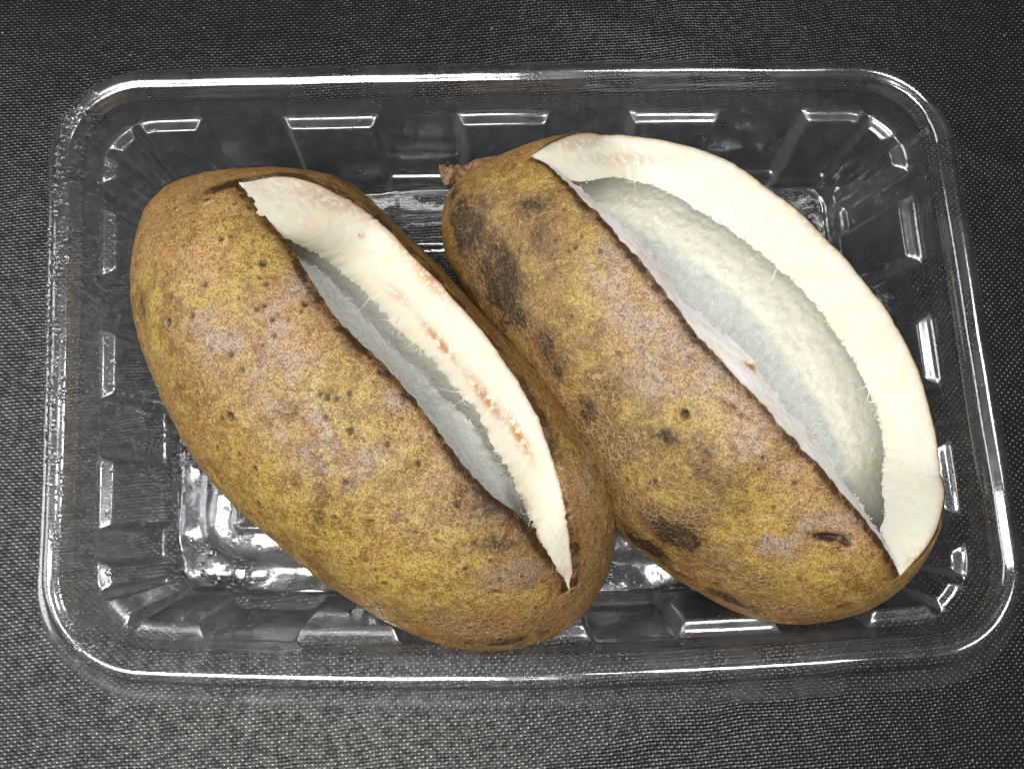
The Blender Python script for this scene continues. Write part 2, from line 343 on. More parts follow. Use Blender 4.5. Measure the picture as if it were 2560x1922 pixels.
# ------------------------------------------------------------------ fruits
def skin_mat(name, russety):
    t = NT(name)
    A = {k: t.attr(k) for k in ('dark', 'purple', 'yellow', 'russet', 'lip', 'wet', 'pink', 'speck')}
    wv = t.noise(3.0, 3, out=1); wco = t.n('ShaderNodeVectorMath', {0: t.co, 1: t.n('ShaderNodeVectorMath', {0: wv, 'Scale': 0.30}, operation='SCALE')}, operation='ADD')
    n1 = t.noise(0.75, 5, 0.6); n2 = t.noise(2.6, 6, 0.65, co=wco); n3 = t.noise(9, 5, 0.7, co=wco); n4 = t.noise(30, 3, 0.7); n5 = t.noise(1.5, 6, 0.7, dist=0.6)
    c = t.mix(t.ramp(n2, 0.42, 0.58), (0.215, 0.098, 0.018), (0.400, 0.250, 0.060))
    c = t.mix(t.math('MULTIPLY', t.ramp(n1, 0.47, 0.56), 0.75), c, (0.35, 0.170, 0.042))
    c = t.mix(t.math('MULTIPLY', A['yellow'], t.ramp(n2, 0.42, 0.56, 0.25, 0.85)), c, (0.470, 0.315, 0.055))
    c = t.mix(t.math('MULTIPLY', A['pink'], t.ramp(n5, 0.40, 0.52, 0.2, 0.85)), c, (0.46, 0.25, 0.105))
    c = t.mix(t.math('MULTIPLY', A['purple'], t.ramp(n5, 0.40, 0.58, 0.0, 0.62)), c, (0.36, 0.31, 0.31))
    # fine brown mottling
    m3 = t.ramp(n3, 0.50, 0.59); c = t.mix(t.math('MULTIPLY', m3, 0.42), c, (0.125, 0.050, 0.012))
    c = t.mix(t.math('MULTIPLY', t.ramp(n3, 0.47, 0.40), 0.34), c, (0.52, 0.42, 0.20))
    c = t.mix(t.math('MULTIPLY', t.ramp(n4, 0.51, 0.58), 0.66), c, (0.085, 0.036, 0.010))
    c = t.mix(t.math('MULTIPLY', t.ramp(n4, 0.46, 0.36), 0.42), c, (0.58, 0.48, 0.28))
    # russet netting
    vco = t.n('ShaderNodeVectorMath', {0: t.co, 1: t.n('ShaderNodeVectorMath', {0: wv, 'Scale': 0.09}, operation='SCALE')}, operation='ADD')
    d1 = t.n('ShaderNodeTexVoronoi', {'Vector': vco, 'Scale': 8.0}, 0, feature='DISTANCE_TO_EDGE')
    d2 = t.n('ShaderNodeTexVoronoi', {'Vector': vco, 'Scale': 14}, 0, feature='DISTANCE_TO_EDGE')
    net = t.math('MAXIMUM', t.ramp(d1, 0.12, 0.02), t.math('MULTIPLY', t.ramp(d2, 0.13, 0.02), 0.5))
    rus = t.math('MULTIPLY', A['russet'], t.ramp(n5, 0.42, 0.53, 0.15, 1.1), clamp=True)
    c = t.mix(t.math('MULTIPLY', rus, 0.78), c, (0.095, 0.045, 0.016))
    dk = t.math('MULTIPLY', A['dark'], t.ramp(n3, 0.38, 0.58, 0.75, 1.5), clamp=True)
    c = t.mix(t.math('MULTIPLY', dk, 0.85), c, (0.070, 0.033, 0.012)); c = t.mix(t.math('MULTIPLY', t.math('POWER', dk, 2.5), 0.85), c, (0.022, 0.013, 0.007))
    c = t.mix(t.math('MULTIPLY', t.math('MULTIPLY', net, rus), t.math('SUBTRACT', 0.80, t.math('MULTIPLY', dk, 0.62))), c, (0.43, 0.285, 0.125))
    sp = t.n('ShaderNodeTexVoronoi', {'Vector': wco, 'Scale': 3.3}, 0); sr = t.n('ShaderNodeTexVoronoi', {'Vector': wco, 'Scale': 3.3}, 1)
    srv = t.n('ShaderNodeSeparateColor', {0: sr}, 0)
    spk = t.math('MULTIPLY', t.ramp(sp, 0.20, 0.07), t.ramp(srv, 0.35, 0.5)); c = t.mix(t.math('MULTIPLY', spk, 0.65), c, (0.060, 0.020, 0.006))
    c = t.mix(t.math('MULTIPLY', A['speck'], 0.95), c, (0.024, 0.010, 0.005))
    lp = t.math('MULTIPLY', A['lip'], t.ramp(n2, 0.42, 0.56, 0.6, 1.5), clamp=True)
    c = t.mix(t.math('MULTIPLY', lp, 0.9), c, (0.032, 0.011, 0.004))
    hgt = t.math('ADD', t.math('MULTIPLY', n3, 0.8), t.math('MULTIPLY', n4, 0.5))
    hgt = t.math('ADD', hgt, t.math('MULTIPLY', t.math('MULTIPLY', net, rus), 0.8))
    nb = t.bump(hgt, 0.030, 0.8)
    nb = t.bump(t.noise(9, 3, 0.6), 0.10, t.math('MULTIPLY', A['wet'], 1.0), nb)
    ro = t.n('ShaderNodeMix', {0: A['wet'], 2: t.ramp(n3, 0.4, 0.6, 0.26, 0.46), 3: 0.09})
    bs = t.n('ShaderNodeBsdfPrincipled', {'Base Color': c, 'Roughness': ro, 'Normal': nb, 'Specular IOR Level': 0.5})
    return t.surf(bs)

def rind_mat(name, tint):
    t = NT(name)
    st = t.attr('stain'); n1 = t.noise(1.6, 5, 0.65, dist=0.5); n2 = t.noise(7, 5, 0.7); n3 = t.noise(40, 3, 0.7)
    c = t.mix(t.ramp(n1, 0.42, 0.72, 0, 0.55), tint, (0.80, 0.70, 0.48))
    s = t.math('MULTIPLY', st, t.ramp(n2, 0.40, 0.54), clamp=True)
    c = t.mix(t.math('MULTIPLY', s, 0.95), c, (0.46, 0.19, 0.04))
    c = t.mix(t.math('MULTIPLY', t.attr('edge'), 0.8), c, (0.22, 0.10, 0.03))
    nb = t.bump(t.math('ADD', n2, t.math('MULTIPLY', n3, 0.6)), 0.018, 0.6)
    bs = t.n('ShaderNodeBsdfPrincipled', {'Base Color': c, 'Roughness': 0.55, 'Normal': nb, 'Specular IOR Level': 0.35,
             'Subsurface Weight': 0.25, 'Subsurface Radius': (1.0, 0.8, 0.5), 'Subsurface Scale': 0.0025})
    return t.surf(bs)
def cavity_mat(name, wall, trough, fs):
    t = NT(name)
    tr = t.attr('trough'); n1 = t.noise(2.0, 5, 0.6); n2 = t.noise(8, 5, 0.7)
    # fibres run across the fruit
    ax = t.attr('along'); cell = t.n('ShaderNodeCombineXYZ', {0: t.math('MULTIPLY', ax, 7.0), 1: t.math('MULTIPLY', t.attr('across'), 1.5), 2: 0.0})
    fib = t.n('ShaderNodeTexNoise', {'Vector': cell, 'Scale': 1.0, 'Detail': 4, 'Roughness': 0.7, 'Distortion': 0.8})
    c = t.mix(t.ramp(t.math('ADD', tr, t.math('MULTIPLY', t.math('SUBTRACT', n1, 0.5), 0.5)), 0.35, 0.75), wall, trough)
    c = t.mix(t.math('MULTIPLY', t.ramp(fib, 0.54, 0.62), fs), c, (0.90, 0.91, 0.83))
    c = t.mix(t.math('MULTIPLY', t.ramp(n2, 0.52, 0.62), 0.4), c, (0.86, 0.85, 0.74))
    nb = t.bump(t.math('ADD', fib, t.math('MULTIPLY', n2, 0.9)), 0.07, 0.7); nb = t.bump(t.noise(22, 4, 0.7), 0.03, 0.8, nb)
    bs = t.n('ShaderNodeBsdfPrincipled', {'Base Color': c, 'Roughness': 0.27, 'Normal': nb, 'Specular IOR Level': 0.55,
             'Subsurface Weight': 0.5, 'Subsurface Radius': (1.0, 1.0, 0.9), 'Subsurface Scale': 0.005})
    return t.surf(bs)
def fibre_mat():
    t = NT('pale_fibre')
    return t.surf(t.n('ShaderNodeBsdfPrincipled', {'Base Color': t.mix(t.noise(6, 2), (0.88, 0.88, 0.80), (0.95, 0.94, 0.88)), 'Roughness': 0.5}))
FIB = fibre_mat()

def tubes(name, paths, rad, mat, parent, sides=5):
    V, F = [], []
    for P, r in zip(paths, rad):
        P = np.array(P); n = len(P); tg = np.gradient(P, axis=0); tg /= np.linalg.norm(tg, axis=1, keepdims=True) + 1e-9
        up = np.array([0.3, 0.2, 1.0]); a = np.cross(tg, up); a /= np.linalg.norm(a, axis=1, keepdims=True) + 1e-9; b = np.cross(tg, a)
        rr = r * np.sqrt(np.linspace(1, 0.05, n)); base = len(V)
        for i in range(n):
            for k in range(sides):
                an = 2 * math.pi * k / sides; V.append(P[i] + rr[i] * (a[i] * math.cos(an) + b[i] * math.sin(an)))
        for i in range(n - 1):
            for k in range(sides):
                F.append((base + i * sides + k, base + i * sides + (k + 1) % sides, base + (i + 1) * sides + (k + 1) % sides, base + (i + 1) * sides + k))
    return link(name, np_mesh(name, V, F), parent, mat)

def make_fruit(name, cfg):
    zc, kt, kb, T0 = cfg['zc'], cfg['kt'], cfg['kb'], cfg['thick']
    NU, NP = 460, 430
    uu = (1 - np.cos(np.linspace(0, math.pi, NU))) / 2 * 0.35 + np.linspace(0, 1, NU) * 0.65
    zfun = lambda u: np.interp(u, [0, 0.5, 1], zc)
    def outline(pts):
        c = catmull(pts, 30); return resample(c, uu)
    Lp = outline(cfg['L']); Rp = resample(catmull(cfg['R'], 30), smooth1(np.interp(uu, *cfg['Rwarp']), 12)) if 'Rwarp' in cfg else outline(cfg['R'])
    Zc = zfun(uu)
    # fit the widest points so that the round flanks, seen in perspective, fill the measured outline
    Lq, Rq = Lp.copy(), Rp.copy(); e = Rp - Lp; el = np.linalg.norm(e, axis=1, keepdims=True); e = e / np.maximum(el, 1e-6); phs = np.radians(np.arange(0, 360, 5))
    for it in range(5):
        L = np.array([pt(p[0], p[1], z) for p, z in zip(Lq, Zc)]); R = np.array([pt(p[0], p[1], z) for p, z in zip(Rq, Zc)])
        C = (L + R) / 2; Wv = (R - L) / 2; hw = np.linalg.norm(Wv, axis=1)
        Ht, Hb = kt * hw, kb * hw; Hb = np.minimum(Hb, Zc - 0.42)
        if it == 4: break
        Q = C[:, None] + Wv[:, None] * np.cos(phs)[None, :, None]; Q[..., 2] += np.where(np.sin(phs) > 0, Ht[:, None], Hb[:, None]) * np.sin(phs)
        x = ((proj(Q) - Lp[:, None]) * e[:, None]).sum(-1); fade = np.clip(el[:, 0] / 120, 0, 1)
        dR = smooth1((el[:, 0] - x.max(1)) * fade, 6); dL = smooth1(-x.min(1) * fade, 6)
        Rq += e * dR[:, None] * 0.9; Lq += e * dL[:, None] * 0.9
    def surf(iu, phi, inset=0.0):
        """iu: float station index arrays, phi radians"""
        i0 = np.clip(np.floor(iu).astype(int), 0, NU - 2); f = (iu - i0)[..., None]
        c = C[i0] * (1 - f) + C[i0 + 1] * f; wv = Wv[i0] * (1 - f) + Wv[i0 + 1] * f
        f = f[..., 0]; ht = Ht[i0] * (1 - f) + Ht[i0 + 1] * f; hb = Hb[i0] * (1 - f) + Hb[i0 + 1] * f
        w_ = np.linalg.norm(wv, axis=-1); k = np.maximum(w_ - inset, 0.02) / np.maximum(w_, 1e-6)
        sn, cs = np.sin(phi), np.cos(phi)
        hh = np.where(sn > 0, np.maximum(ht - inset, 0.02), np.maximum(hb - inset, 0.02))
        out = c + wv * (cs * k)[..., None]; out[..., 2] += hh * sn
        return out
    gi = np.linspace(0, NU - 1, 500); gp = np.radians(np.linspace(-20, 200, 330))
    GI, GP = np.meshgrid(gi, gp, indexing='ij'); GS = surf(GI, GP); GX = proj(GS)
    def locate(p, lo=-20, hi=200):
        d = ((GX - np.array(p)) ** 2).sum(-1); d = np.where((GP < math.radians(lo)) | (GP > math.radians(hi)), 1e9, d)
        k = np.unravel_index(np.argmin(d), d.shape); return GI[k], GP[k]
    ii = np.arange(NU)
    nl = np.array([locate(p, 42, 150) for p in catmull(cfg['near_lip'], 8)])
    o = np.argsort(nl[:, 0]); ua, ub = nl[o[0], 0], nl[o[-1], 0]
    if 'far_lip' in cfg:
        fl = np.array([locate(p, cfg.get('far_lo', 20), 95) for p in catmull(cfg['far_lip'], 8)]); of = np.argsort(fl[:, 0])
        ua, ub = max(ua, fl[of[0], 0]), min(ub, fl[of[-1], 0])
        phF = np.interp(ii, fl[of, 0], fl[of, 1])
    else:
        phF = np.radians(np.interp((ii - ua) / (ub - ua), cfg['far_phi'][0], cfg['far_phi'][1]))
    phN = np.interp(ii, nl[o, 0], nl[o, 1])
    phN, phF = smooth1(phN, 3), smooth1(phF, 3)
    i_a, i_b = int(math.ceil(ua)), int(math.floor(ub))
    m = (phN + phF) / 2; op = np.clip(np.minimum((ii - i_a) / cfg.get('pinch', (9, 9))[0], (i_b - ii) / cfg.get('pinch', (9, 9))[1]), 0, 1) ** 0.6
    half = np.maximum((phN - phF) / 2, 0.0) * op
    # jitter of the torn skin edge
    jt = smooth1(rng.normal(0, 1, NU), 1) * 0.006
    phN = np.maximum(phN, phF); phN2 = phN + jt * op; phF2 = phN - (phN - phF) * op - smooth1(rng.normal(0, 1, NU), 1) * 0.006 * op
    # outside the mouth the two meet and the seam closes
    ma, mb = phN[i_a], phN[i_b]; phN2[:i_a] = ma; phF2[:i_a] = ma; phN2[i_b + 1:] = mb; phF2[i_b + 1:] = mb
    # ---- skin
    tt = np.linspace(0, 1, NP)[None, :]; PH = phN2[:, None] + (phF2[:, None] + 2 * math.pi - phN2[:, None]) * tt
    IU = np.repeat(ii[:, None].astype(float), NP, 1); SV = surf(IU, PH)
    cen = np.repeat(C[:, None], NP, 1); nrm = SV - cen; nrm /= np.linalg.norm(nrm, axis=2, keepdims=True) + 1e-6
    lumps = cfg['lump'] * fbm(SV, 0.45, 2, cfg['seed']) + 0.015 * fbm(SV, 1.9, 3, cfg['seed'] + 9) + 0.006 * fbm(SV, 9, 3, cfg['seed'] + 5)
    endf = np.clip(np.minimum(ii, NU - 1 - ii) / 25.0, 0, 1)[:, None]
    SVd = SV + nrm * (lumps * endf)[..., None]
    lipd = np.minimum(tt, 1 - tt) * (2 * math.pi) * hw[:, None] * np.where((IU > i_a) & (IU < i_b), 1, 0) + np.where((IU > i_a) & (IU < i_b), 0, 9)
    SVd -= nrm * (0.05 * np.exp(-(lipd / 0.10) ** 2))[..., None]
    def spots(lst, sharp=2.0):
        a = np.zeros(SV.shape[:2])
        for (x, y, r, *rest) in lst:
            ry = rest[0] if rest else r; ang = math.radians(rest[1]) if len(rest) > 1 else 0
            k = rest[2] if len(rest) > 2 else 1.0
            gi_, gp_ = locate((x, y)); P0 = surf(np.array(gi_), np.array(gp_))
            d = SV - P0; e1 = np.array([math.cos(ang), -math.sin(ang), 0]); e2 = np.array([math.sin(ang), math.cos(ang), 0])
            dx = (d * e1).sum(-1); dy = np.sqrt(np.maximum((d ** 2).sum(-1) - dx ** 2, 0))
            a = np.maximum(a, k * np.exp(-((dx / (r / 100)) ** 2 + (dy / (ry / 100)) ** 2) ** (sharp / 2)))
        return a
    at = {k: spots(cfg.get(k, []), 2.0) for k in ('dark', 'purple', 'yellow', 'russet', 'pink', 'wet')}
    wob = 0.35 * fbm(SV, 2.2, 3, 77)
    for k in ('dark', 'purple', 'yellow', 'russet', 'pink'):
        at[k] = np.clip(at[k] * (1.25 + 1.6 * wob) + 0.35 * wob * (at[k] > 0.15), 0, 1)
    if 'russet_base' in cfg: at['russet'] = np.clip(at['russet'] + cfg['russet_base'], 0, 1)
    # small corky specks, some set into pits
    sp = np.zeros(SV.shape[:2]); pitd = np.zeros_like(sp)
    lst = [(x, y, r) for x, y, r in cfg['specks']]
    for _ in range(cfg['nspeck']):
        f = rng.random(2); k = (int(f[0] * 499), int((0.15 + 0.8 * f[1]) * 329)); lst.append((*GX[k], 2 + 4.5 * rng.random() ** 2))
    for (x, y, r) in lst:
        gi_, gp_ = locate((x, y)); P0 = surf(np.array(gi_), np.array(gp_)); i0 = int(gi_); s_ = slice(max(0, i0 - 20), min(NU, i0 + 20))
        d = np.linalg.norm(SV[s_] - P0, axis=-1) / (r / 100)
        sp[s_] = np.maximum(sp[s_], np.exp(-(d / 1.0) ** 3)); pitd[s_] += 0.55 * (r / 100) * np.exp(-((d - 1.3) / 0.6) ** 2) - 0.6 * (r / 100) * np.exp(-(d) ** 2)
    at['speck'] = sp; SVd += nrm * pitd[..., None]
    for (x, y, r, ry, ang, dep) in cfg.get('creases', []):
        a = spots([(x, y, r, ry, ang)]); SVd -= nrm * (dep * a)[..., None]; at['dark'] = np.maximum(at['dark'], a * (1.5 if dep > 0.1 else 0.8))
    lip = np.exp(-(lipd / 0.17) ** 1.5) * 1.7 * (1 + 0.8 * fbm(SV, 1.5, 2, 31)); at['lip'] = np.clip(lip, 0, 1)
    at['wet'] = np.clip(at['wet'] + cfg.get('wet_lip', 0) * np.exp(-lipd / 0.10) * (np.abs(PH - phN2[:, None]) < 1), 0, 1)
    root = bpy.data.objects.new(name, None); col.objects.link(root); 
    skin = link('skin', np_mesh('skin', SVd.reshape(-1, 3), grid_faces(NU, NP), attrs=at), root, skin_mat(cfg['mat'], True))
    # ---- inner edges of the cut rind
    No, Fo = SVd[:, 0], SVd[:, -1]
    jj = np.arange(i_a, i_b + 1)
    def inner(pts, base, dz, sgn):
        """image curve of an inner edge -> one 3D point for every station of the mouth"""
        c = catmull(pts, 12); a, b = proj(No[jj]), proj(Fo[jj]); idx, lam = [], []
        for p in c:
            e = b - a; le = np.linalg.norm(e, axis=1); cr = np.abs(e[:, 0] * (p[1] - a[:, 1]) - e[:, 1] * (p[0] - a[:, 0])) / (le + 1e-6)
            la = ((p - a) * e).sum(1) / (le ** 2 + 1e-6); cr = cr + np.where(le < 25, 1e6, 0) + np.where((la < -0.3) | (la > 1.3), 300, 0)
            k = int(np.argmin(cr)); l = ((p - a[k]) * e[k]).sum() / max((e[k] ** 2).sum(), 1.0); idx.append(k); lam.append(l)
        oo = np.argsort(idx, kind='stable'); lamf = np.clip(np.interp(np.arange(len(jj)), np.array(idx)[oo], np.array(lam)[oo]), -0.4, 1.05)
        lamf = smooth1(lamf, 3); e = np.minimum(np.arange(len(jj)), len(jj) - 1 - np.arange(len(jj)))
        ee = np.clip(e / 28.0, 0, 1)
        lamf = np.where(lamf < 0, lamf * np.clip((e - 10) / 25.0, 0, 1), lamf)
        if sgn < 0: lamf = (lamf - cfg.get('tuck', 0)) * ee
        P2 = a + (b - a) * lamf[:, None]
        z = base[jj, 2] + dz * np.clip(e / 45.0, 0, 1)
        if sgn > 0:
            g = smooth1(np.clip(lamf / 0.30, 0, 1) ** 1.0, 8); z = z * g + (Fo[jj, 2] * lamf + No[jj, 2] * (1 - lamf)) * (1 - g)
        return np.array([pt(p[0], p[1], zz) for p, zz in zip(P2, z)]), lamf
    Fi, lamF = inner(cfg['far_inner'], Fo, cfg['dzF'], 1)
    if cfg.get('arcF'):
        v = np.r_[0, np.cumsum(np.linalg.norm(np.diff(Fo[jj], axis=0), axis=1))]; v /= v[-1]; v = smooth1(v, 5); v = np.clip((v - v[0]) / (v[-1] - v[0]), 0, 1)
        c = resample(catmull(cfg['far_inner'], 20), v); g = np.clip(np.minimum(v / 0.10, (1 - v) / 0.10), 0, 1); g = g * g * (3 - 2 * g)
        ze = np.where(v < 0.5, No[i_a, 2], No[i_b, 2]); z = (smooth1(Fo[jj, 2], 10) + cfg['dzF']) * g + ze * (1 - g); z = smooth1(z, 6)
        Fi = np.array([pt(p[0], p[1], q_) for p, q_ in zip(c, z)])
    Ni, lamN = inner(cfg['near_inner'], No, cfg['dzN'], -1)
    n = len(jj); ef = np.clip(np.minimum(np.arange(n), n - 1 - np.arange(n)) / 30.0, 0, 1)
    dirv = Fo[jj] - No[jj]; dirv /= np.linalg.norm(dirv, axis=1, keepdims=True) + 1e-6
    rag = lambda k: (smooth1(rng.normal(0, 1, n), 1) * 0.9 + smooth1(rng.normal(0, 1, n), 4) * 0.8) * k * ef
    Fi = Fi + dirv * (rag(0.05) + rng.normal(0, 0.016, n) * ef)[:, None]; Ni = Ni + dirv * rag(0.035)[:, None]
    Fi[:, 2] += rag(0.03); Ni[:, 2] += rag(0.04)
    def strip(A, B, rows_, bulge, seed, round_in):
        t_ = np.linspace(0, 1, rows_)[None, :, None]; sm = lambda Q: np.stack([smooth1(Q[:, k], 6) for k in range(3)], -1)
        As, Bs = sm(A), sm(B); P = As[:, None] * (1 - t_) + Bs[:, None] * t_ + (A - As)[:, None] * (1 - t_) ** 8 + (B - Bs)[:, None] * t_ ** 8
        up = np.array([0, 0, 1.0]); along = np.gradient((A + B) / 2, axis=0); nn = np.cross(along, B - A); nn /= np.linalg.norm(nn, axis=1, keepdims=True) + 1e-6
        nn *= np.sign((nn * up).sum(1, keepdims=True).mean()); 
        s = t_[..., 0]; wd = np.linalg.norm(B - A, axis=1)[:, None]
        h = bulge * wd * np.sin(math.pi * s) ** 0.8 + 0.008 * fbm(P, 2.0, 3, seed) * np.sin(math.pi * s) + 0.008 * fbm(P, 9.0, 3, seed + 3) * np.sin(math.pi * s) ** 0.5
        # soft crumbly shoulder towards the hollow
        h = h - round_in * np.clip((s - 0.8) / 0.2, 0, 1) ** 2 * (1 - s) * 0
        return P + nn[:, None] * h[..., None], s
    def stain_attr(P, lst):
        a = np.zeros(P.shape[:2]); X = proj(P)
        for (x, y, rx, ry, ang, k) in lst:
            an = math.radians(ang); d = X - np.array((x, y)); dx = d[..., 0] * math.cos(an) + d[..., 1] * math.sin(an); dy = -d[..., 0] * math.sin(an) + d[..., 1] * math.cos(an)
            a = np.maximum(a, k * np.exp(-((dx / rx) ** 2 + (dy / ry) ** 2)))
        return a
    rw = 34
    FS, s = strip(Fo[jj], Fi, rw, cfg['bulgeF'], 3, 0.1); NSt, s2 = strip(No[jj], Ni, rw, cfg['bulgeN'], 8, 0.1)
    ed = lambda s, P: np.broadcast_to(np.exp(-s / 0.035), P.shape[:2])
    # closing back wall so the rind has its real thickness is the hollow itself
    rind_tint, rm = cfg['tint'], None
    fo = link('cut_rind', np_mesh('cut_rind', FS.reshape(-1, 3), grid_faces(n, rw), attrs={'stain': stain_attr(FS, cfg['stains']) + 0.25 * np.exp(-s / 0.10) + 0 * FS[..., 0], 'edge': ed(s, FS)}), root, rind_mat(cfg['mat'] + '_cut', cfg['tint']))
    link('cut_rind', np_mesh('cut_rind', NSt.reshape(-1, 3), grid_faces(n, rw), attrs={'stain': stain_attr(NSt, cfg['stains']), 'edge': ed(s2, NSt)}), root, rind_mat(cfg['mat'] + '_near_cut', cfg.get('tintN', cfg['tint'])))
    # ---- hollow
    cv = 120; th = np.linspace(0, 1, cv)
    pF = phF2[jj] - cfg['cav'][0]; pN = phN2[jj] + cfg['cav'][1]
    PHc = pF[:, None] + (pN[:, None] - 2 * math.pi - pF[:, None]) * th[None, :]
    CVs = surf(np.repeat(jj[:, None].astype(float), cv, 1), PHc, inset=T0)
    # shallower hollow: raise the floor
    dF = Fi - CVs[:, 0]; dN = Ni - CVs[:, -1]
    bl = lambda t_: np.clip(1 - t_ / 0.55, 0, 1) ** 1.6
    sm3 = lambda Q, k: np.stack([smooth1(Q[:, c], k) for c in range(3)], -1)
    dFs, dNs = sm3(dF, 10), sm3(dN, 10)
    CVs = CVs + dFs[:, None] * bl(th)[None, :, None] + dNs[:, None] * bl(1 - th)[None, :, None] + (dF - dFs)[:, None] * ((1 - th) ** 40)[None, :, None] + (dN - dNs)[:, None] * (th ** 40)[None, :, None]
    wgt = np.sin(math.pi * th)[None, :]
    # pulp left in the hollow; its floor is raised further so light reaches it
    lin = Fi[:, None] * (1 - th)[None, :, None] + Ni[:, None] * th[None, :, None]
    kk = cfg['shallow'] * np.clip((th - cfg['sh0']) / 0.2, 0, 1)[None, :, None] * np.sin(math.pi * np.clip(th, 0, 1))[None, :, None] ** 0.4
    CVs = CVs + (lin - CVs) * kk
    nn = cen[jj][:, :1] - CVs; nn /= np.linalg.norm(nn, axis=2, keepdims=True) + 1e-6
    h = (0.04 * fbm(CVs, 1.2, 3, 21) + 0.034 * fbm(CVs, 7, 4, 25, 0.72)) * np.clip(wgt * 5, 0, 1)
    CVs = CVs + nn * h[..., None]
    lenc = np.linalg.norm(np.diff((CVs[:, 0] + CVs[:, -1]) / 2, axis=0), axis=1); al = np.r_[0, np.cumsum(lenc)]
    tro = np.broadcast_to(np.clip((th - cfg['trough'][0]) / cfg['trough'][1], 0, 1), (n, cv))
    link('hollow_lining', np_mesh('hollow_lining', CVs.reshape(-1, 3), grid_faces(n, cv), attrs={'trough': tro, 'along': np.repeat(al[:, None], cv, 1), 'across': np.broadcast_to(th * 6, (n, cv))}), root,
         cavity_mat(cfg['mat'] + '_hollow', cfg['wall'], cfg['troughc'], cfg['fs']))
    # ---- pale fibres
    paths, rad = [], []
    def curl(P0, d, ln, r):
        d = d / (np.linalg.norm(d) + 1e-6); c = [P0 - d * 0.03]; v = d.copy(); ax = rng.normal(0, 1, 3); ax /= np.linalg.norm(ax); b = rng.normal(0, 0.28)
        for k in range(8):
            v = v + np.cross(ax, v) * b + rng.normal(0, 0.10, 3); v /= np.linalg.norm(v); c.append(c[-1] + v * ln / 8)
        paths.append(c); rad.append(r)
    for k in range(cfg['nfib'][0]):                     # hanging from the ragged edge, in tufts
        if k % 4 == 0: ctr = rng.uniform(0.08 if cfg.get('arcF') else 0.27, 0.92)
        i = int(n * np.clip(ctr + rng.normal(0, 0.012), 0.04 if cfg.get('arcF') else 0.22, 0.94)); dd = -dirv[i] * 0.8 + np.array([0, 0, -0.35]) + rng.normal(0, 0.35, 3)
        curl(Fi[i], dd, 0.06 + 0.50 * rng.random() ** 3, 0.006 + 0.007 * rng.random())
    for k in range(cfg['nfib'][1]):                     # on the wall of the hollow
        i = int(n * (0.05 + 0.9 * rng.random())); j = int(cv * (0.03 + 0.90 * rng.random()))
        dd = nn[i, j] * 0.5 + dirv[i] * rng.normal(0, 0.8) + rng.normal(0, 0.35, 3)
        curl(CVs[i, j], dd, 0.05 + 0.20 * rng.random() ** 3, 0.005 + 0.006 * rng.random())
    t0_, t1_, sp_ = cfg['strand']                        # short strands lying across the hollow
    for i0 in np.arange(0.15, al[-1] - 0.1, sp_):
        for rep_ in range(3):
            i = int(np.clip(np.searchsorted(al, i0 + rng.normal(0, sp_ * 0.3)), 2, n - 9)); a_ = rng.uniform(t0_, t1_); ln_ = rng.uniform(0.015, 0.05); k_ = np.linspace(a_, min(a_ + ln_, 0.98), 7); ws = np.cumsum(rng.normal(0, 0.012, (7, 3)), axis=0)
            slope = rng.normal(0, 0.8)
            P_ = np.array([CVs[int(np.clip(i + slope * q_, 0, n - 1)), int(kk_ * (cv - 1))] + nn[i, int(kk_ * (cv - 1))] * 0.012 for q_, kk_ in enumerate(k_)]) + ws
            paths.append(P_); rad.append(rng.uniform(0.006, 0.012) if cfg.get('arcF') else rng.uniform(0.012, 0.026))
    tag(tubes('fibre', paths, rad, FIB, root), kind='stuff')
    # crumbs along the torn inner edge
    V, F = [], []
    ico = np.array([(1, 0, 0), (-1, 0, 0), (0, 1, 0), (0, -1, 0), (0, 0, 1), (0, 0, -1)], float); fc = [(0, 2, 4), (2, 1, 4), (1, 3, 4), (3, 0, 4), (2, 0, 5), (1, 2, 5), (3, 1, 5), (0, 3, 5)]
    for E_, cnt in ((Fi, 700), (Ni, cfg.get('crumbN', 450))):
        for k in range(cnt):
            i = int(n * (0.03 + 0.94 * rng.random()))
            if E_ is Fi and lamF[i] < 0.10 and not cfg.get('arcF'): continue
            P0 = E_[i] + rng.normal(0, 0.022, 3); r = 0.008 + 0.022 * rng.random() ** 3
            b0 = len(V); V += list(P0 + (ico * r * rng.uniform(0.6, 1.3, (6, 1)))); F += [(a + b0, b + b0, c + b0) for a, b, c in fc]
    tag(link('pith_crumb', np_mesh('pith_crumb', V, F, attrs={'stain': np.zeros(len(V)), 'edge': np.zeros(len(V))}), root, rind_mat(cfg['mat'] + '_crumb', cfg['tint'])), kind='stuff')
    return root, SVd, surf, locate

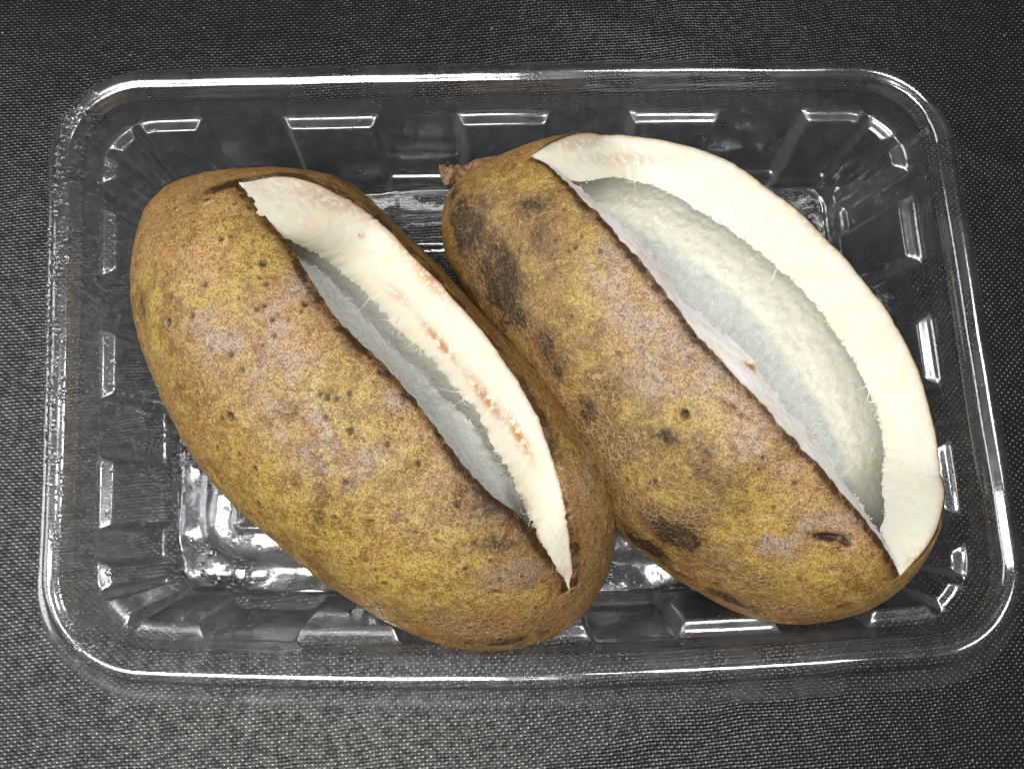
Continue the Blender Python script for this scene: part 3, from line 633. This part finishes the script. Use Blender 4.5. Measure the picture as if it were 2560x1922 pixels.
# the left fruit: narrow split
A = dict(strand=(0.24, 0.47, 0.19), zc=[3.15, 3.25, 3.05], kt=0.93, kb=1.0, thick=0.95, seed=2, lump=0.07, mat='yellow_brown_skin',
    L=[(372, 410), (340, 442), (314, 498), (301, 573), (301, 652), (316, 737), (347, 835), (395, 940), (465, 1045), (560, 1142), (680, 1243), (800, 1325), (900, 1375), (1000, 1400), (1100, 1400), (1185, 1380)],
    R=[(372, 410), (435, 390), (515, 380), (640, 388), (730, 400), (776, 420), (812, 449), (883, 510), (969, 597), (1050, 684), (1122, 759), (1172, 806), (1208, 855), (1258, 920), (1304, 992), (1324, 1070), (1325, 1150), (1316, 1225), (1280, 1300), (1235, 1350), (1185, 1380)],
    near_lip=[(515, 393), (545, 428), (580, 468), (622, 520), (700, 645), (745, 705), (800, 760), (850, 810), (900, 870), (950, 935), (1000, 1000), (1060, 1065), (1120, 1110), (1170, 1170), (1205, 1225), (1232, 1272)],
    far_lip=[(515, 393), (580, 380), (650, 385), (720, 408), (800, 455), (870, 515), (940, 590), (1000, 655), (1060, 730), (1110, 800), (1150, 870), (1185, 945), (1208, 1020), (1222, 1080), (1232, 1160), (1240, 1230), (1232, 1272)],
    far_inner=[(530, 430), (575, 490), (622, 518), (690, 550), (740, 590), (800, 645), (860, 710), (920, 765), (975, 825), (1025, 885), (1060, 950), (1095, 1010), (1125, 1080), (1150, 1130), (1170, 1180), (1215, 1250)],
    near_inner=[(545, 424), (622, 516), (700, 640), (800, 757), (900, 868), (1000, 997), (1060, 1060), (1110, 1100), (1165, 1168), (1215, 1245)],
    dzF=-0.55, dzN=-0.85, bulgeF=0.015, bulgeN=0.0, cav=(0.10, 0.10), shallow=0.82, sh0=0.06, tuck=0.07, crumbN=60, trough=(0.2, 0.1), tint=(0.74, 0.695, 0.595),
    fs=0.9, wall=(0.88, 0.875, 0.83), troughc=(0.86, 0.86, 0.82), nfib=(42, 110),
    stains=[(950, 740, 60, 10, 50, 1.0), (930, 600, 60, 22, 50, 0.7), (1050, 860, 70, 12, 52, 1.0), (1120, 940, 60, 12, 60, 1.0), (880, 540, 50, 20, 45, 0.5), (700, 430, 90, 22, 20, 0.45), (780, 508, 6, 6, 0, 1.5),
            (1130, 1100, 20, 60, -20, 0.6), (1165, 1180, 8, 40, -20, 0.9), (1215, 1235, 20, 14, 0, 0.4), (860, 640, 40, 14, 40, 0.4), (560, 410, 40, 14, 30, 0.3)],
    dark=[(1060, 1105, 70, 50, 40, 0.5), (1000, 1075, 46, 36, 0, 0.38), (1090, 1165, 60, 30, 0, 0.4), (1020, 1170, 60, 14, 20, 0.35), (488, 402, 50, 18, -20, 0.8), (690, 1120, 22, 30, 0, 0.45), (1130, 1130, 30, 20, 40, 0.45), (310, 665, 18, 30, 0, 0.45), (325, 750, 14, 30, 0, 0.4), (1100, 1385, 120, 25, 0, 0.45), (760, 745, 30, 20, 50, 0.3), (540, 620, 12, 20, 0, 0.15)],
    purple=[(570, 790, 45, 35), (480, 760, 45, 40), (640, 850, 35, 60), (660, 940, 60, 50), (740, 985, 60, 35), (430, 690, 30, 30), (520, 740, 30, 24), (600, 880, 40, 30), (1120, 1245, 55, 35), (650, 620, 30, 40), (1270, 1020, 26, 60), (700, 1020, 60, 30), (590, 700, 30, 40), (850, 850, 25, 25)],
    yellow=[(500, 480, 80, 60), (560, 560, 70, 60), (720, 830, 80, 50), (860, 960, 70, 60), (880, 1050, 60, 40), (480, 610, 80, 80), (700, 1160, 120, 70), (860, 1230, 120, 60), (540, 1000, 80, 80), (330, 700, 30, 120), (780, 900, 60, 50), (1000, 1180, 60, 40)],
    pink=[(350, 470, 60, 90), (450, 450, 60, 60), (600, 700, 60, 60), (420, 560, 60, 60), (650, 760, 50, 40), (900, 900, 40, 60), (1270, 1150, 60, 150), (960, 1010, 50, 60), (1250, 1330, 80, 60), (400, 385, 100, 30)],
    russet=[(1130, 1270, 110, 60, 0, 0.45), (1000, 1360, 250, 60, 0, 0.6), (1280, 1250, 60, 120, 0, 0.5), (1160, 1180, 40, 40, 0, 0.5)],
    wet=[(860, 900, 60, 26, -50, 1.0), (800, 960, 40, 30, -50, 0.8), (900, 990, 60, 20, -50, 0.9), (1000, 1060, 50, 20, -40, 0.9), (640, 600, 60, 20, -50, 0.5), (1215, 1010, 12, 80, 5, 0.75), (1000, 1050, 26, 16, 0, 0.55), (820, 840, 30, 12, -40, 0.6)], wet_lip=0.6,
    specks=[(567, 568, 9), (445, 615, 6), (370, 695, 8), (500, 765, 7), (590, 690, 6), (592, 722, 6), (660, 655, 7), (650, 670, 5), (708, 862, 6), (730, 860, 5), (935, 848, 7), (950, 935, 8), (905, 1000, 7), (800, 770, 5),
            (822, 805, 6), (640, 880, 5), (705, 900, 6), (500, 900, 9), (480, 515, 6), (500, 510, 5), (560, 600, 5), (990, 1090, 7), (1040, 1045, 6), (690, 850, 5), (570, 510, 4), (545, 520, 4), (450, 430, 8), (760, 930, 7), (840, 960, 6)],
    nspeck=330, creases=[(1075, 1280, 30, 4, 15, 0.04)])
fa, SA, _, _ = make_fruit('split_fruit', A)
tag(fa, 'yellow-brown speckled fruit, narrowly split with white rind showing, at the left of the tray', 'fruit', 'split fruits lying in the clear tray')

# the right fruit: wide open
B = dict(strand=(0.10, 0.26, 0.5), zc=[2.95, 3.10, 2.75], kt=0.80, kb=0.92, thick=1.15, seed=40, lump=0.08, mat='netted_brown_skin',
    L=[(1020, 372), (990, 395), (968, 425), (953, 465), (950, 510), (958, 550), (978, 595), (1010, 652), (1055, 725), (1110, 805), (1170, 895), (1230, 985), (1285, 1072), (1335, 1148), (1400, 1200), (1490, 1268), (1590, 1325), (1680, 1348), (1770, 1345), (1850, 1322), (1910, 1288), (1945, 1258)],
    R=[(1020, 372), (1080, 352), (1145, 328), (1200, 310), (1260, 298), (1350, 289), (1450, 299), (1550, 328), (1650, 376), (1750, 450), (1850, 548), (1930, 650), (1985, 755), (2015, 850), (2033, 950), (2034, 1040), (2018, 1120), (1995, 1180), (1970, 1225), (1945, 1258)],
    near_lip=[(1147, 334), (1180, 352), (1215, 384), (1260, 430), (1300, 468), (1350, 524), (1400, 583), (1450, 650), (1500, 714), (1560, 782), (1620, 845), (1680, 912), (1730, 968), (1780, 1020), (1840, 1092), (1890, 1150), (1920, 1195), (1943, 1243)],
    far_phi=([0, 0.04, 0.12, 0.8, 0.95, 1.0], [14, 9, 6, 7, 9, 16]),
    arcF=True, far_inner=[(1149, 337), (1195, 366), (1245, 392), (1330, 384), (1420, 405), (1510, 455), (1600, 515), (1690, 588), (1745, 640), (1790, 700), (1840, 775), (1875, 840), (1900, 910), (1908, 980), (1905, 1050), (1912, 1110), (1902, 1145), (1917, 1182), (1943, 1240)],
    near_inner=[(1190, 356), (1245, 400), (1300, 442), (1345, 482), (1400, 540), (1450, 610), (1500, 665), (1560, 715), (1610, 760), (1650, 815), (1700, 880), (1750, 935), (1800, 1005), (1850, 1075), (1885, 1128), (1915, 1180)],
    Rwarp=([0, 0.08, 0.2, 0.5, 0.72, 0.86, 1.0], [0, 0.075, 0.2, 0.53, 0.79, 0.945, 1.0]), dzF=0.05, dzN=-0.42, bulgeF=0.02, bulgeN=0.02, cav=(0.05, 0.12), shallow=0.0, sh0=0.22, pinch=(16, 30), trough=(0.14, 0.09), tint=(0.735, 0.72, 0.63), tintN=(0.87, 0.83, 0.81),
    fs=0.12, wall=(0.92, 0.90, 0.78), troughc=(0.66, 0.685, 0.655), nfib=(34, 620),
    stains=[(1250, 310, 60, 16, -10, 0.5), (1350, 345, 110, 16, 0, 0.4), (1620, 790, 16, 8, 45, 1.4), (1450, 570, 60, 10, 50, 0.35), (1700, 420, 60, 14, 40, 0.35), (1760, 500, 60, 10, 45, 0.3), (1400, 560, 40, 12, 50, 0.3), (1980, 1215, 22, 26, 0, 0.7)],
    dark=[(1083, 615, 40, 78, -15, 1.4), (1002, 490, 44, 66, -10, 1.4), (1110, 680, 30, 40, -25, 0.6), (1180, 750, 20, 40, -20, 0.75), (1205, 800, 26, 26, 0, 0.65), (1268, 888, 26, 26, 0, 0.6), (1450, 1148, 62, 34, 20, 1.1), (1400, 1175, 60, 34, 20, 1.0), (1440, 945, 90, 17, 15, 0.6), (1170, 520, 60, 40, 0, 0.35), (980, 420, 40, 30, 0, 0.5), (1560, 1290, 90, 24, 25, 0.6),
          (1520, 975, 30, 10, 30, 0.55), (1815, 1308, 12, 10, 0, 0.8), (1490, 1210, 60, 14, 35, 0.4), (1150, 440, 60, 22, 10, 0.4), (1540, 1020, 60, 40, 0, 0.25), (1480, 890, 8, 8, 0, 0.6), (1480, 1240, 70, 20, 35, 0.5), (1020, 640, 30, 60, -20, 0.35)],
    purple=[(1430, 780, 60, 90, 30), (1380, 700, 60, 60), (1560, 830, 60, 60), (1320, 560, 50, 60, 30), (1180, 540, 30, 20), (1630, 970, 60, 50), (1790, 1130, 70, 30), (1650, 1180, 80, 30)],
    yellow=[(1280, 620, 70, 90), (1350, 850, 70, 60), (1240, 530, 60, 40), (1480, 1060, 90, 60), (1600, 1100, 100, 60), (1700, 1230, 120, 50), (1500, 900, 60, 60), (1150, 380, 60, 30)],
    pink=[(1370, 590, 40, 70, 30), (1420, 680, 40, 60), (1600, 900, 60, 60), (1750, 1050, 60, 60), (1850, 1150, 80, 60), (1350, 760, 30, 40)],
    russet=[(1180, 520, 90, 70, 0, 0.8), (1080, 600, 110, 150, 0, 1.0), (1180, 760, 90, 110, 0, 1.0), (1260, 880, 90, 110, 0, 1.0), (1360, 1010, 110, 110, 0, 0.95), (1440, 1110, 110, 90, 0, 0.95), (1560, 1230, 130, 60, 20, 0.85), (1500, 1010, 70, 40, 20, 0.7), (1700, 1320, 160, 40, 0, 0.6), (1000, 480, 60, 90, 0, 0.9)],
    wet=[(1500, 725, 26, 10, -50, 1.0), (1540, 775, 30, 10, -48, 0.9), (1480, 690, 18, 8, -50, 0.8)], wet_lip=0.4,
    specks=[(1255, 510, 4), (1245, 535, 5), (1230, 545, 4), (1480, 893, 10), (1415, 1040, 5), (1560, 690, 5), (1535, 615, 4)],
    nspeck=90, creases=[(1790, 1162, 36, 8, 8, 0.22), (1828, 1172, 18, 6, 35, 0.14), (1580, 880, 60, 3, 35, 0.012), (1600, 900, 70, 3, 25, 0.010), (1520, 1000, 40, 3, 5, 0.012)])
fb, SB, surfB, locB = make_fruit('split_fruit', B)
tag(fb, 'brown netted fruit with a short stem, split wide open over its pale empty hollow', 'fruit', 'split fruits lying in the clear tray')

# stem stub of the right fruit
def stem():
    pts = np.array([pt(1052, 392, 3.0), pt(1030, 384, 3.05), pt(1012, 382, 3.1), pt(992, 381, 3.2), pt(972, 380, 3.3), pt(960, 381, 3.35), pt(952, 383, 3.35)])
    c = catmull(pts, 8); n = len(c); u = np.linspace(0, 1, n); r = np.interp(u, [0, 0.2, 0.4, 0.62, 0.8, 0.93, 1], [0.62, 0.42, 0.21, 0.20, 0.30, 0.24, 0.02])
    tg = np.gradient(c, axis=0); tg /= np.linalg.norm(tg, axis=1, keepdims=True); a = np.cross(tg, (0, 0, 1.0)); a /= np.linalg.norm(a, axis=1, keepdims=True); b = np.cross(a, tg)
    k = 48; an = np.linspace(0, 2 * math.pi, k, endpoint=False)
    P = c[:, None] + r[:, None, None] * (a[:, None] * np.cos(an)[None, :, None] + b[:, None] * np.sin(an)[None, :, None])
    d = P - c[:, None]; d /= np.linalg.norm(d, axis=2, keepdims=True) + 1e-6
    P = P + d * (fbm(P, 6, 4, 3)[..., None] * 0.075 * np.clip(u * 2, 0, 1)[:, None, None])
    t = NT('dry_stem'); n1 = t.noise(8, 5, 0.7); n2 = t.noise(25, 4, 0.7)
    cc = t.mix(t.ramp(n1, 0.4, 0.6), (0.12, 0.055, 0.028), (0.32, 0.18, 0.095)); cc = t.mix(t.math('MULTIPLY', t.ramp(n2, 0.5, 0.7), 0.6), cc, (0.38, 0.27, 0.17))
    m = t.surf(t.n('ShaderNodeBsdfPrincipled', {'Base Color': cc, 'Roughness': 0.6, 'Normal': t.bump(t.math('ADD', n1, n2), 0.05, 0.9)}))
    link('stem', np_mesh('stem', P.reshape(-1, 3), grid_faces(n, k, wrap_v=True)), fb, m)
stem()

# ------------------------------------------------------------------ condensation drops on the tray
def drops():
    # unit dome
    nr_, ns_ = 5, 10; dv = [(0, 0, 1.0)]
    for i in range(1, nr_ + 1):
        a = i / nr_ * math.pi / 2
        for k in range(ns_): b = 2 * math.pi * k / ns_; dv.append((math.sin(a) * math.cos(b), math.sin(a) * math.sin(b), math.cos(a)))
    dv = np.array(dv); df = []
    for k in range(ns_): df.append((0, 1 + k, 1 + (k + 1) % ns_))
    for i in range(nr_ - 1):
        for k in range(ns_):
            a, b, c, d = 1 + i * ns_ + k, 1 + i * ns_ + (k + 1) % ns_, 1 + (i + 1) * ns_ + (k + 1) % ns_, 1 + (i + 1) * ns_ + k
            df += [(a, d, c), (a, c, b)]
    df = np.array(df); V, F = [], []; nb = 0
    X = px.reshape(-1, 2); cand = []
    def pick(c, rx, ry, cnt, r0, r1):
        d = (((X[:, 0] - c[0]) / rx) ** 2 + ((X[:, 1] - c[1]) / ry) ** 2); ok = np.where(d < 1)[0]
        if len(ok) == 0: return
        for i in rng.choice(ok, cnt): cand.append((i, 1.15 * (r0 + (r1 - r0) * rng.random() ** 1.8)))
    pick((180, 800), 85, 640, 1700, 0.018, 0.060); pick((340, 960), 70, 130, 200, 0.02, 0.12); pick((1880, 520), 110, 90, 260, 0.010, 0.035)
    pick((700, 330), 500, 100, 700, 0.010, 0.03); pick((480, 1250), 120, 120, 400, 0.012, 0.06); pick((1400, 1260), 110, 70, 160, 0.01, 0.05); pick((290, 1150), 60, 130, 260, 0.01, 0.03)
    pick((1500, 260), 300, 60, 120, 0.008, 0.02); pick((1000, 1480), 700, 30, 120, 0.008, 0.02); pick((230, 1300), 60, 80, 80, 0.01, 0.04)
    for i, r in cand:
        n = TNf[i]; a = np.cross(n, (0.3, 0.9, 0.1)); a /= np.linalg.norm(a); b = np.cross(n, a)
        q_ = dv * np.array([r, r * rng.uniform(0.8, 1.2), r * 0.6]); V.append(TV[i] + rng.normal(0, 0.01, 3) * 0 + q_[:, :1] * a + q_[:, 1:2] * b + q_[:, 2:] * n); F.append(df + nb); nb += len(dv)
    t = NT('water')
    geo = t.t.nodes.new('ShaderNodeNewGeometry')
    gls = t.n('ShaderNodeBsdfGlass', {'Color': (1, 1, 1, 1), 'Roughness': 0.0, 'IOR': 1.33}); m = t.surf(gls)
    tag(link('water_drops', np_mesh('water_drops', np.vstack(V), np.vstack(F)), None, m), 'tiny water droplets beaded on the inside of the clear tray, thickest at its left', 'water drops', kind='stuff')
drops()
print('verts', sum(len(o.data.vertices) for o in bpy.data.objects if o.type == 'MESH'))
